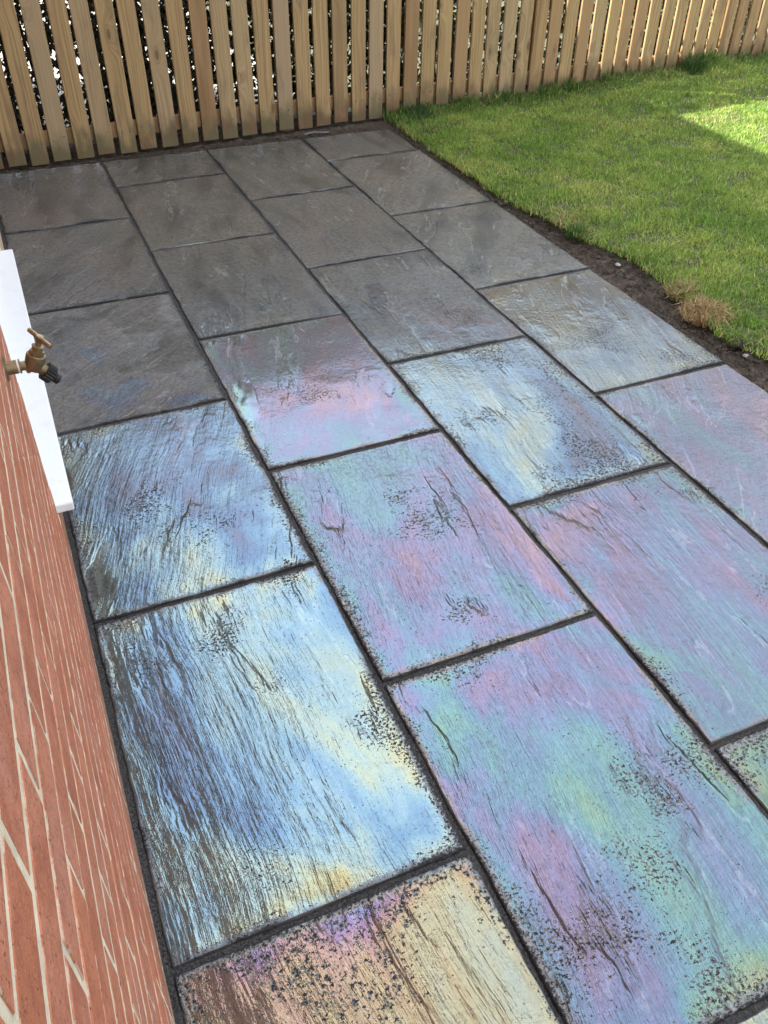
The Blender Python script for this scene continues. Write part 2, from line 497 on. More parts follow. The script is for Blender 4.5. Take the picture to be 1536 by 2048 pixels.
def mat_turf():
    S = Nodes('turf_base')
    p = S.obj()
    c = S.mixc(S.ss(S.noise(p, 24.0, 5.0, 0.7), 0.3, 0.7), (0.030, 0.030, 0.012), (0.060, 0.062, 0.024))
    S.principled(Base_Color=c, Roughness=0.9)
    return S.mat

def mat_gravel():
    S = Nodes('pale_gravel')
    p = S.obj()
    v = S.n('TexVoronoi', {'Vector': p, 'Scale': 45.0})
    c = S.mixc(S.n('SeparateColor', {0: v.outputs['Color']}).outputs[0], (0.13, 0.12, 0.10), (0.28, 0.27, 0.24))
    S.principled(Base_Color=c, Roughness=0.85, Normal=S.bump(v.outputs['Distance'], 0.01, -1.0))
    return S.mat

def mat_brass():
    S = Nodes('old_brass')
    p = S.obj()
    c = S.mixc(S.ss(S.noise(p, 60.0, 4.0), 0.35, 0.7), (0.22, 0.16, 0.09), (0.33, 0.25, 0.145))
    c = S.mixc(S.m('MULTIPLY', S.ss(S.noise(p, 130.0, 4.0, 0.6), 0.52, 0.7), 0.6), c, (0.20, 0.13, 0.06))
    S.principled(Base_Color=c, Metallic=0.75, Roughness=S.lin(S.noise(p, 90.0, 3.0), 0.3, 0.7, 0.34, 0.58), Normal=S.bump(S.noise(p, 400.0, 3.0), 0.0004, 1.0))
    return S.mat

M_slab = mat_slab()
M_joint = mat_mortar_dark()
M_brick = mat_brick()
M_cream = mat_simple('cream_mortar', (0.66, 0.58, 0.44), 0.9, 40.0, 0.18, 0.0012, 350.0)
M_wood = mat_wood()
M_grass = mat_leaf('grass_blades', True, trans=0.38)
M_hedge = mat_leaf('hedge_leaves', False, (0.030, 0.042, 0.014), 0.2)
M_soil = mat_soil()
M_turf = mat_turf()
M_gravel = mat_gravel()
M_brass = mat_brass()
def mat_sill():
    S = Nodes('white_upvc'); p = S.obj()
    c = S.mixc(S.ss(S.noise(p, 14.0, 5.0, 0.65), 0.50, 0.75, 0.0, 0.35), (0.80, 0.81, 0.83), (0.62, 0.61, 0.57))
    c = S.mixc(S.m('MULTIPLY', S.ss(S.noise(p, 160.0, 2.0, 0.6), 0.66, 0.72), 0.6), c, (0.35, 0.31, 0.26))
    S.principled(Base_Color=c, Roughness=0.32, Normal=S.bump(S.noise(p, 40.0, 3.0), 0.0006, 1.0))
    return S.mat
M_white = mat_sill()
M_black = mat_simple('black_plastic', (0.007, 0.007, 0.008), 0.55, 80.0, 0.3, 0.0004, 300.0)
M_ptfe = mat_simple('white_tape', (0.85, 0.84, 0.80), 0.6, 80.0, 0.05)
M_glass = Nodes('dark_glass'); M_glass.principled(Base_Color=(0.02, 0.025, 0.03), Roughness=0.03, IOR=1.5); M_glass = M_glass.mat
M_tile = mat_simple('roof_tile', (0.12, 0.075, 0.06), 0.8, 6.0, 0.3, 0.003, 60.0)
M_soffit = mat_simple('soffit_brown', (0.10, 0.075, 0.055), 0.6, 6.0, 0.15)
M_steel = mat_simple('dull_metal', (0.16, 0.14, 0.13), 0.5, 60.0, 0.2, Metallic=0.6)
M_trellis = mat_simple('dark_trellis', (0.055, 0.045, 0.035), 0.8, 30.0, 0.3)
M_stone = mat_simple('pebble', (0.30, 0.28, 0.25), 0.7, 50.0, 0.3)
M_straw = mat_leaf('straw_blades', True, trans=0.25)

def fbm(x, y, z=0.0, o=4):
    return noise.fractal(Vector((x, y, z)), 1.0, 2.0, o)

# ------------------------------------------------------------------ setting: ground, patio bed, soil, lawn
def sheet(name, x0, x1, y0, y1, z, mat, kind='structure'):
    o = mobj(name, [(x0,y0,z),(x1,y0,z),(x1,y1,z),(x0,y1,z)], [(0,1,2,3)], mat)
    o['kind'] = kind
    return o
sheet('ground', -250, 250, -250, 250, -0.09, M_turf)
gv = sheet('gravel_yard', -0.01, 2.2, 1.35, 9.0, -0.02, M_gravel)

COLX = [0.001, 0.610, 1.2284, 1.8371, 2.4336]
PITCH = 0.9236
OFF = [0.0, 0.4603, 0.0068, 0.4553]
FAR = 0.912

# mortar bed (joints), a sheet 7 mm under the slab tops
nx, ny = 60, 150
xs = np.linspace(-0.020, 2.430, nx); ys = np.linspace(-6.5, FAR - 0.004, ny)
V = []
for y in ys:
    for x in xs:
        V.append((x, y, -0.0065 + 0.0012*fbm(x*9, y*9)))
F = [(j*nx+i, j*nx+i+1, (j+1)*nx+i+1, (j+1)*nx+i) for j in range(ny-1) for i in range(nx-1)]
patio = mobj('patio', V, F, M_joint, None, True)
patio['kind'] = 'structure'

def slab_mesh(hx, hy, sd, near):
    st = 0.0125 if near else 0.022
    nx = max(8, int(2*hx/st)); ny = max(8, int(2*hy/st))
    V = []
    ch = 0.0035
    kx = 0.003/hx; ky = 0.003/hy
    us = [-1.0, -1.0, -1.0+kx] + [(-1 + 2*(i)/(nx)) for i in range(1, nx)] + [1.0-kx, 1.0, 1.0]
    vs_ = [-1.0, -1.0, -1.0+ky] + [(-1 + 2*(i)/(ny)) for i in range(1, ny)] + [1.0-ky, 1.0, 1.0]
    W, Hh = len(us), len(vs_)
    for j, v in enumerate(vs_):
        for i, u in enumerate(us):
            rim = (i in (0, W-1)) or (j in (0, Hh-1))
            ex = hx - (0.0 if i in (0, W-1) else ch); ey = hy - (0.0 if j in (0, Hh-1) else ch)
            x = u*ex; y = v*ey
            # riven edges wander; strongest at the rim, fading inwards
            fx = max(0.0, 1 - (hx-abs(x))/0.05); fy = max(0.0, 1 - (hy-abs(y))/0.05)
            x += fx*(0.0034*fbm(y*14, sd*3.1 + (5 if u > 0 else 0)) + 0.0022*fbm(y*70, sd*7.7 + (5 if u > 0 else 0)))
            y += fy*(0.0034*fbm(x*14, sd*5.3 + (9 if v > 0 else 0)) + 0.0022*fbm(x*70, sd*1.7 + (9 if v > 0 else 0)))
            z = 0.0016*fbm(x*3 + sd*11, y*3, sd)
            if rim:
                z -= 0.0034 + 0.0015*abs(fbm(x*40, y*40, sd))
            V.append((x, y, z))
    F = [(j*W+i, j*W+i+1, (j+1)*W+i+1, (j+1)*W+i) for j in range(Hh-1) for i in range(W-1)]
    # skirt
    ring = [i for i in range(W)] + [j*W+W-1 for j in range(1, Hh)] + [(Hh-1)*W+i for i in range(W-2, -1, -1)] + [j*W for j in range(Hh-2, 0, -1)]
    b = len(V)
    for k in ring:
        V.append((V[k][0], V[k][1], -0.03))
    n = len(ring)
    for k in range(n):
        a, c = ring[k], ring[(k+1) % n]
        F.append((c, a, b+k, b+(k+1) % n))
    return V, F

# per-slab character: (column, index counted from the fence) -> overrides
SL = {
    (0,0): dict(film=300, grain=0.15, wet=-0.4, pits=0.1, rough=0.35),
    (0,1): dict(film=310, grain=0.6, wet=-0.3, pits=0.3, rough=0.3),
    (0,2): dict(film=330, grain=0.9, wet=-1.2, pits=0.0, rough=1.6, dry=0.9),
    (0,3): dict(film=275, grain=0.35, wet=0.0, pits=0.1, rough=0.15, relief=1.3),
    (0,4): dict(film=305, grain=-0.05, wet=-0.05, pits=0.3, rough=0.06, relief=1.1),
    (0,5): dict(film=440, grain=-0.1, wet=-0.2, pits=1.2, rough=0.18, relief=1.5, film_ior=2.08, tone=0.35),
    (1,2): dict(relief=1.2),
    (1,3): dict(film=672, grain=0.25, wet=0.05, pits=0.1, rough=0.05, relief=0.7, film_ior=2.01, base_ior=2.26),
    (1,4): dict(film=690, grain=0.15, wet=-0.15, pits=0.25, rough=0.04, relief=2.2, film_ior=2.01, base_ior=2.26),
    (1,5): dict(film=662, grain=0.1, wet=-0.4, pits=0.35, rough=0.04, relief=2.3, film_ior=2.01, base_ior=2.26),
    (2,2): dict(relief=1.2, rough=0.08),
    (2,3): dict(film=290, grain=0.1, wet=0.1, pits=0.6, rough=0.12, relief=1.2),
    (2,4): dict(film=682, grain=0.1, wet=-0.3, pits=0.3, rough=0.04, relief=2.1, film_ior=1.97, base_ior=2.20),
    (2,5): dict(film=660, grain=0.1, wet=0.2, pits=0.4, rough=0.05, film_ior=1.97, base_ior=2.20),
    (3,3): dict(film=350, grain=0.3, wet=-0.05, pits=0.5, rough=0.10, relief=1.0, film_ior=1.92, base_ior=2.24),
    (3,4): dict(film=675, grain=0.5, wet=-0.1, pits=0.1, rough=0.04, relief=1.5, film_ior=1.97, base_ior=2.18),
    (3,5): dict(film=665, grain=0.3, wet=0.0, pits=0.2, rough=0.05, film_ior=1.97, base_ior=2.20),
}
J = 0.0052
for c in range(4):
    x0, x1 = COLX[c], COLX[c+1]
    js = [OFF[c] - PITCH*i for i in range(0, 8)]
    spans = [(js[0], FAR)] + [(js[i+1], js[i]) for i in range(7)]
    for i, (a, b) in enumerate(spans):
        if b < -5.4: continue
        xa = x0 + (J if c > 0 else 0.0); xb = x1 - (J if c < 3 else 0.0)
        ya = a + 0.0068; yb = b - (0.0068 if i > 0 else 0.0)
        hx, hy = (xb-xa)/2, (yb-ya)/2
        sd = c*1.37 + i*2.11 + 0.5
        near = ya < -0.6
        V, F = slab_mesh(hx, hy, sd, near)
        o = mobj('paving_slab', V, F, M_slab, patio, True)
        o.location = ((xa+xb)/2, (ya+yb)/2, 0.0)
        o.rotation_euler = (rad(random.uniform(-0.25, 0.25)), rad(random.uniform(-0.25, 0.25)), rad(random.uniform(-0.12, 0.12)))
        d = dict(film=random.uniform(310, 410), grain=random.uniform(-0.2, 0.6), wet=random.uniform(-0.3, 0.3), pits=random.uniform(0.0, 0.4), rough=random.uniform(0.05, 0.3))
        d['relief'] = 0.85 if i > 2 else 1.15; d['dry'] = 0.0; d['tone'] = 1.0 if i <= 2 else 0.45; d['film_ior'] = 1.96 if i > 2 else 1.66; d['base_ior'] = 2.42 if i > 2 else 1.95; d['wet'] -= 0.15
        d.update(SL.get((c, i), {}))
        for k, v in d.items(): o[k] = float(v)
        o['seed'] = float(sd); o['hx'] = float(hx); o['hy'] = float(hy)

# lawn edge and lawn
EY = [-7.0, -3.2, -2.6, -2.35, -2.165, -1.82, -1.45, -1.03, -0.48, 0.33, 0.8, 1.2]
EX = [2.55, 2.55, 2.58, 2.58, 2.525, 2.605, 2.63, 2.54, 2.472, 2.468, 2.485, 2.49]
def edge_x(y):
    return float(np.interp(y, EY, EX)) + 0.018*fbm(y*7, 3.3) + 0.012*fbm(y*28, 8.1)
def fence_y(x):
    return 0.95 + 0.075*x
def lawn_z(x, y):
    z = 0.022 + 0.012*fbm(x*1.5, y*1.5, 2.0)
    z += 0.055*max(0.0, min(1.0, (x-3.6)/1.8))*max(0.0, min(1.0, (y+1.2)/2.0))
    return z
nx, ny = 90, 150
V = []
ys = np.linspace(-7.0, 1.9, ny)
for y in ys:
    e = edge_x(y) + 0.035
    for i in range(nx):
        t = (i/(nx-1))**1.5
        x = e + t*(12.0 - e)
        z = lawn_z(x, y)
        if i == 0: z = -0.03
        V.append((x, y, z))
F = [(j*nx+i, j*nx+i+1, (j+1)*nx+i+1, (j+1)*nx+i) for j in range(ny-1) for i in range(nx-1)]
lawn = mobj('lawn', V, F, M_turf, None, True)
lawn['kind'] = 'structure'

# soil strip along the lawn edge and along the fence foot
def soil_sheet(name, x0, x1, y0, y1, nx, ny, zf):
    V = []
    for j in range(ny):
        y = y0 + (y1-y0)*j/(ny-1)
        for i in range(nx):
            x = x0 + (x1-x0)*i/(nx-1)
            V.append((x, y, zf(x, y)))
    F = [(j*nx+i, j*nx+i+1, (j+1)*nx+i+1, (j+1)*nx+i) for j in range(ny-1) for i in range(nx-1)]
    o = mobj(name, V, F, M_soil, None, True)
    o['kind'] = 'structure'
    return o
soil_sheet('soil_strip', 2.436, 2.86, -6.0, 0.93, 40, 520, lambda x, y: -0.022 + 0.016*fbm(x*14, y*14) + 0.007*fbm(x*60, y*60) + 0.02*max(0, (x-2.5)/0.2))
soil_sheet('soil_bed', -0.012, 2.86, 0.917, 1.42, 260, 46, lambda x, y: -0.014 + 0.010*fbm(x*14, y*14) + 0.008*fbm(x*55, y*55))

# loose crumbs of soil on the strip
mb = MB()
def crumb(mb, x, y, z, r):
    ph = [random.uniform(.6, 1.25) for _ in range(6)]
    P = [(x+r*ph[0],y,z),(x,y+r*ph[1],z),(x-r*ph[2],y,z),(x,y-r*ph[3],z),(x,y,z+r*ph[4]*.8),(x,y,z-r*.5)]
    mb.add(P, [(0,1,4),(1,2,4),(2,3,4),(3,0,4),(1,0,5),(2,1,5),(3,2,5),(0,3,5)])
for _ in range(6500):
    if random.random() < 0.68:
        y = random.uniform(-3.0, 0.95); x = random.uniform(2.44, edge_x(y)+0.02)
    else:
        x = random.uniform(0.0, 2.6); y = random.uniform(0.905, 1.02)
    crumb(mb, x, y, -0.012 + random.uniform(0, .008), abs(random.gauss(0.0, 0.0045)) + 0.0015)
cr = mb.build('soil_crumbs', M_soil); cr['kind'] = 'stuff'
cr['label'] = 'loose crumbs of dark soil along the patio edges'; cr['category'] = 'soil'

# ------------------------------------------------------------------ grass
def blades(name, mat, X, Y, Z, Ht, lean, col, width):
    n = len(X)
    az = rng.uniform(0, 2*np.pi, n)
    la = rng.uniform(0, 2*np.pi, n)
    dx, dy = np.cos(az)*width*0.5, np.sin(az)*width*0.5
    lx, ly = np.cos(la)*lean*Ht, np.sin(la)*lean*Ht
    hm, ht = Ht*0.55, Ht*np.sqrt(np.maximum(0.08, 1-lean**2*0.6))
    V = np.empty((n, 5, 3), dtype=np.float32)
    V[:,0] = np.stack([X-dx, Y-dy, Z], 1); V[:,1] = np.stack([X+dx, Y+dy, Z], 1)
    V[:,2] = np.stack([X+lx*.33+dx*.75, Y+ly*.33+dy*.75, Z+hm], 1); V[:,3] = np.stack([X+lx*.33-dx*.75, Y+ly*.33-dy*.75, Z+hm], 1)
    V[:,4] = np.stack([X+lx, Y+ly, Z+ht], 1)
    base = (np.arange(n)*5)[:,None]
    T = np.concatenate([base+np.array([[0,1,2]]), base+np.array([[0,2,3]]), base+np.array([[3,2,4]])], 1).reshape(-1, 3)
    me = mesh_data(name, V.reshape(-1, 3), T.astype(np.int32), mat, True)
    at = me.color_attributes.new('tint', 'FLOAT_COLOR', 'POINT')
    C = np.ones((n, 5, 4), dtype=np.float32)
    C[:,:,:3] = col[:,None,:]
    at.data.foreach_set('color', C.ravel())
    return bpy.data.objects.new(name, me)

# coarse noise lookups on a grid keep this quick
GX0, GX1, GY0, GY1, GN = 2.3, 8.3, -4.2, 1.8, 240
gxs = np.linspace(GX0, GX1, GN); gys = np.linspace(GY0, GY1, GN)
NA = np.array([[fbm(x*2.2, y*2.2, 1.0) for x in gxs] for y in gys])
NB = np.array([[fbm(x*6.0, y*6.0, 5.0) for x in gxs] for y in gys])
NZ = np.array([[lawn_z(x, y) for x in gxs] for y in gys])
def look(A, X, Y):
    i = np.clip(((X-GX0)/(GX1-GX0)*(GN-1)).astype(int), 0, GN-1)
    j = np.clip(((Y-GY0)/(GY1-GY0)*(GN-1)).astype(int), 0, GN-1)
    return A[j, i]
eyy = np.linspace(-7, 2, 1800); exx = np.array([edge_x(y) for y in eyy])
NBL = 400000
# densest where the camera looks; thinning away to the right
X = 2.4 + rng.beta(1.0, 1.35, NBL)*4.2
Y = rng.uniform(-3.1, 1.72, NBL)
keep = (X > np.interp(Y, eyy, exx) + rng.normal(0.0, 0.008, NBL)) & (Y < 0.95 + 0.075*X + 0.03)
clump = look(NB, X, Y)
keep &= rng.uniform(0, 1, NBL) < np.clip(0.75 + 0.9*clump, 0.3, 1.0)
X, Y = X[keep], Y[keep]; n = len(X)
na, nb = look(NA, X, Y), look(NB, X, Y)
fd = (0.95 + 0.075*X) - Y
Ht = 0.026 + 0.012*rng.random(n) + 0.010*np.clip(nb, -.6, 1)
Ht += 0.055*np.clip(1 - fd/0.20, 0, 1)*(0.5 + rng.random(n))*np.clip(0.6 + 1.6*look(NB, X*1.0, Y*0+0.3), 0.2, 1.4)
Ht += 0.05*np.exp(-(((X-5.32)/0.16)**2 + ((fd)/0.2)**2))*rng.random(n)*2.0
ed = X - np.interp(Y, eyy, exx)
Ht = np.maximum(Ht, 0.012)
lean = np.clip(rng.normal(0.55, 0.28, n), 0.05, 1.1)
G1 = np.array([0.290, 0.430, 0.075]); G2 = np.array([0.190, 0.325, 0.050]); G3 = np.array([0.52, 0.52, 0.15]); ST = np.array([0.50, 0.40, 0.20])
t = np.clip(0.45 + 0.9*na, 0, 1)[:,None]
col = G2*(1-t) + G1*t
yl = np.clip(0.5*nb + 0.55*na + 0.10, 0, 0.75)[:,None]*rng.random(n)[:,None]
col = col*(1-yl) + G3*yl
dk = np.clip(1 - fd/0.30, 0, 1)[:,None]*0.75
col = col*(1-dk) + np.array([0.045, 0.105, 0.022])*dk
# worn, straw-coloured spots
straw = 0.07 + 0.5*np.exp(-(((X-2.62)/0.10)**2 + ((Y+0.93)/0.22)**2)) + 0.3*np.exp(-(((X-3.75)/0.14)**2 + ((Y-0.42)/0.10)**2)) + 0.35*np.exp(-(ed/0.035)**2)*(0.4+np.clip(nb, 0, 1)) + 0.3*np.exp(-(((X-4.35)/0.25)**2 + ((Y-0.2)/0.12)**2)) + 0.25*np.clip(na-0.25, 0, 1)
isst = rng.random(n) < straw
col[isst] = ST*(0.6 + 0.7*rng.random(isst.sum()))[:,None]
col *= (0.45 + 0.95*rng.random(n))[:,None]
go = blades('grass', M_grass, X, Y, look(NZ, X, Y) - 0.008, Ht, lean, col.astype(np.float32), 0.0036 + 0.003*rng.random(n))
COL.objects.link(go); go['kind'] = 'stuff'
go['label'] = 'short green lawn grass beside the patio'; go['category'] = 'grass'

def tuft(name, label, cat, cx, cy, r, nb_, h, c1, c2, mat, wid=0.004, lean0=0.75):
    a = rng.uniform(0, 2*np.pi, nb_); rr = r*np.sqrt(rng.random(nb_))
    X = cx + np.cos(a)*rr; Y = cy + np.sin(a)*rr*1.1
    k = rng.random(nb_)[:,None]
    col = np.array(c1)*k + np.array(c2)*(1-k)
    o = blades(name, mat, X - cx, Y - cy, np.zeros(nb_), h*(0.45 + 0.7*rng.random(nb_))*(1.15 - 0.6*rr/r), np.clip(rng.normal(lean0, .3, nb_), 0.1, 1.3), col.astype(np.float32), wid*(.6+.7*rng.random(nb_)))
    o.location = (cx, cy, 0.004)
    COL.objects.link(o)
    o['label'] = label; o['category'] = cat
    return o
tuft('dead_grass_tuft', 'small straw-brown dead grass tuft at the lawn edge, the one farther from the camera', 'grass tuft', 2.645, -1.79, 0.075, 560, 0.085, (0.42, 0.32, 0.15), (0.20, 0.20, 0.06), M_straw)
tuft('dead_grass_tuft', 'larger bleached brown dead grass tuft overhanging the soil beside the patio', 'grass tuft', 2.605, -1.99, 0.10, 1000, 0.092, (0.50, 0.36, 0.18), (0.26, 0.16, 0.07), M_straw)
tuft('grass_tuft', 'bright green upright grass tuft at the soil edge beside the patio', 'grass tuft', 2.575, -1.06, 0.055, 260, 0.085, (0.09, 0.19, 0.04), (0.05, 0.12, 0.025), M_grass, 0.004, 0.4)
tuft('grass_tuft', 'tall green grass tuft against the fence boards at the right', 'grass tuft', 5.10, 1.22, 0.10, 420, 0.20, (0.075, 0.15, 0.03), (0.035, 0.08, 0.018), M_grass, 0.005, 0.4).location.z = 0.05
tuft('grass_tuft', 'dark green grass tuft beside the corner of patio and fence', 'grass tuft', 2.72, 1.06, 0.13, 700, 0.10, (0.06, 0.13, 0.04), (0.035, 0.085, 0.022), M_grass, 0.005, 0.5)

# a torn sod lump lying at the soil edge
mb = MB()
for k in range(46):
    a = random.uniform(0, 6.28); r_ = 0.035*math.sqrt(random.random())
    crumb(mb, math.cos(a)*r_, math.sin(a)*r_, 0.008 + 0.03*random.random()*(1-r_/.04), random.uniform(.006, .014))
so = mb.build('soil_clod', M_soil)
so.location = (2.565, -2.235, 0.0)
so['label'] = 'dark ragged clod of soil at the lawn edge near the right border'; so['category'] = 'soil clod'
# pebbles lying in the soil
PB = [(2.50,-0.50,'pale pebble in the soil where a slab joint meets the lawn edge'),(2.585,-1.40,'flat pale stone at the grass edge beside the wide soil patch'),(2.55,-2.30,'pale pebble beside the dark clod of soil')]
for x, y, lb in PB:
    mb = MB(); random.seed(int(abs(x*y*100)))
    pts = []; F = []
    for j in range(5):
        for i in range(8):
            th = math.pi*(j+.5)/5; ph = 2*math.pi*i/8
            k = 1 + random.uniform(-.18, .18)
            pts.append((0.011*k*math.sin(th)*math.cos(ph), 0.014*k*math.sin(th)*math.sin(ph), 0.007*math.cos(th)))
    F = [(j*8+i, (j+1)*8+i, (j+1)*8+(i+1) % 8, j*8+(i+1) % 8) for j in range(4) for i in range(8)]
    F += [tuple(range(8)), tuple(reversed(range(32, 40)))]
    mb.add(pts, F)
    o = mb.build('pebble', M_stone, None, True); o.location = (x, y, -0.004)
    o['label'] = lb; o['category'] = 'pebble'
random.seed(11)

# ------------------------------------------------------------------ fence
fence = empty('picket_fence', (0, 0.95, 0), 'tall unpainted softwood picket fence running across the end of the patio and lawn', 'fence')
FANG = math.atan(0.075)
FH = 1.90
def picket_mesh(k):
    random.seed(100+k)
    w = 0.098/2; th = 0.019; z0 = 0.0; z1 = FH - 0.012
    V = []; F = []
    rows = [z0, 0.12, 0.3, 0.5, 0.75, 1.0, 1.3, 1.6, z1]
    b = 0.0022
    sec = [(-w+b,0),(w-b,0),(w,b),(w,th-b),(w-b,th),(-w+b,th),(-w,th-b),(-w,b)]
    for z in rows:
        dx = 0.0022*fbm(z*2.3, k*3.3); dw = 1 + 0.012*fbm(z*3.0, k*5.1)
        dy = 0.003*fbm(z*1.3, k*9.7)
        for (x, y) in sec:
            V.append((x*dw+dx, y+dy, z))
    n = len(sec)
    for j in range(len(rows)-1):
        for i in range(n):
            F.append((j*n+i, j*n+(i+1) % n, (j+1)*n+(i+1) % n, (j+1)*n+i))
    F.append(tuple(reversed(range(n)))); F.append(tuple((len(rows)-1)*n+i for i in range(n)))
    return mesh_data('picket', V, F, M_wood)
PM = [picket_mesh(k) for k in range(8)]
random.seed(5)
first = 0.156
i = -1
nail = MB().tube([(0,0,0),(0,-0.0018,0)], [0.0046, 0.004], 8)
NAILM = mesh_data('nail', nail.V, nail.F, M_steel)
while True:
    x = first + i*0.1265
    if x > 7.6: break
    o = bpy.data.objects.new('picket', PM[(i*5+3) % 8])
    link(o, fence)
    zb = 0.010 + random.uniform(-0.006, 0.006)
    if x > 2.5: zb = 0.016
    if x > 4.0: zb += 0.03*(x-4.0)
    o.location = (x + random.uniform(-0.004, 0.004), fence_y(x) - 0.95 - 0.0, zb)
    o.rotation_euler = (rad(random.uniform(-.25, .25)), rad(random.uniform(-.45, .45)), FANG)
    if -0.1 < x < 3.2:
        for dx in (-0.026, 0.026):
            nl = bpy.data.objects.new('nail', NAILM); link(nl, o)
            nl.location = (dx + random.uniform(-.006, .006), 0.0, 0.118 + random.uniform(-.012, .012))
    i += 1
for zc in (0.131, 0.95, 1.70):
    mb = MB(); mb.cbox(-0.05, 7.7, 0, 0.035, zc-0.041, zc+0.041, 0.003)
    o = mb.build('rail', M_wood, fence)
    o.location = (0, 0.0215, 0); o.rotation_euler = (0, 0, FANG)
for x in (-0.03, 1.83, 3.66, 5.49, 7.3):
    mb = MB(); mb.cbox(-0.04, 0.04, 0, 0.08, -0.3, 1.86, 0.004)
    o = mb.build('post', M_wood, fence)
    o.location = (x, fence_y(x)-0.95 + 0.060, 0); o.rotation_euler = (0, 0, FANG)

# ------------------------------------------------------------------ behind the fence: trellis, hedge
tr = empty('garden_trellis', (0.62, 1.30, 0), 'dark diagonal lattice trellis seen through the gaps at the left end of the fence', 'trellis')
a = 0.0
for s in (-1, 1):
    k = -9
    while k < 20:
        x0 = k*0.085
        # strip from z=0.02 to z=1.2 at 45 degrees, clipped to the panel
        pts = []
        for tt in np.linspace(0, 1.2, 2):
            pts.append((x0 + s*tt*0.9 + (0 if s > 0 else 0.0), tt))
        (xa, za), (xb, zb) = pts
        lo, hi = -0.62, 0.72
        def clip(xa, za, xb, zb):
            t0, t1 = 0.0, 1.0
            d = xb-xa
            for bnd, sg in ((lo, 1), (hi, -1)):
                q0 = sg*(xa-bnd); q1 = sg*(xb-bnd)
                if q0 < 0 and q1 < 0: return None
                if q0 < 0: t0 = max(t0, q0/(q0-q1))
                if q1 < 0: t1 = min(t1, q0/(q0-q1))
            if t1-t0 < 0.03: return None
            return (xa+d*t0, za+(zb-za)*t0, xa+d*t1, za+(zb-za)*t1)
        cpt = clip(xa, za, xb, zb)
        if cpt:
            xa, za, xb, zb = cpt
            L = math.hypot(xb-xa, zb-za)
            mb = MB(); mb.box(0, L, -0.003, 0.003, -0.007, 0.007)
            o = mb.build('lattice_strip', M_trellis, tr)
            o.location = (xa, 0.004*s, za + 0.02)
            o.rotation_euler = (0, -math.atan2(zb-za, xb-xa), 0)
        k += 1

def shrub(name, label, cx, cy, w, d, h, n, leaf, mat, z0=0.02):
    root = empty(name, (cx, cy, 0), label, 'shrub')
    X = rng.uniform(-w/2, w/2, n); Y = rng.uniform(-d/2, d/2, n); Z = z0 + (h-z0)*rng.random(n)
    V = np.empty((n, 4, 3), dtype=np.float32)
    u = rng.normal(size=(n, 3)); u /= np.linalg.norm(u, axis=1)[:,None]
    r_ = rng.normal(size=(n, 3)); v = np.cross(u, r_); v /= np.linalg.norm(v, axis=1)[:,None]
    c = np.stack([X, Y, Z], 1); s = leaf*(0.6 + 0.8*rng.random(n))[:,None]
    V[:,0] = c - u*s; V[:,1] = c + v*s*.5; V[:,2] = c + u*s; V[:,3] = c - v*s*.5
    Fq = (np.arange(n)*4)[:,None] + np.arange(4)[None]
    o = link(bpy.data.objects.new('foliage', mesh_data('foliage', V.reshape(-1, 3), Fq.astype(np.int32), mat)), root)
    for k in range(max(3, int(w*5))):
        x = random.uniform(-w/2, w/2); y = random.uniform(-d/2, d/2)
        MB().tube([(x, y, -.05), (x+random.uniform(-.08,.08), y, h*.5), (x+random.uniform(-.15,.15), y, h*.92)], [.012, .009, .004], 6).build('stem', M_trellis, root)
    return root
shrub('hedge', 'dark evergreen hedge behind the middle of the fence, glimpsed through its gaps', 1.80, 1.55, 2.1, 0.30, 1.5, 15000, 0.03, M_hedge)
shrub('hedge', 'sparse sunlit hedge behind the right part of the fence, slivers showing between boards', 5.0, 1.78, 4.3, 0.30, 0.95, 9000, 0.034, M_hedge)
shrub('climbing_shrub', 'sparse dark leafy climber on the trellis behind the left end of the fence', 0.45, 1.36, 1.15, 0.14, 1.3, 4200, 0.026, M_hedge)

# ------------------------------------------------------------------ house: brick wall, door, sill, eaves
WX = -0.014
YC = -2.57          # near jamb of the door opening
YD = -0.72          # far jamb
Y0, Y1 = -7.0, 3.4
ZS = 0.17           # underside of the sill
ZD = 2.30           # head of the opening
ZE = 5.0
house = empty('house', (0, -1.8, 0), 'red brick house wall with cream mortar along the left side of the patio', 'house')
house.location = (0, 0, 0)
mb = MB()
core = WX - 0.0009
def wallbox(y0, y1, z0, z1):
    mb.box(-0.30, core, y0, y1, z0, z1)
wallbox(Y0, YC, -0.3, ZE); wallbox(YC, YD, -0.3, ZS); wallbox(YC, YD, ZD, ZE); wallbox(YD, Y1, -0.3, ZE)
# fine wavy pointing is in the material; the core shows between the bricks as flush mortar
wall = mb.build('wall', M_cream, house)

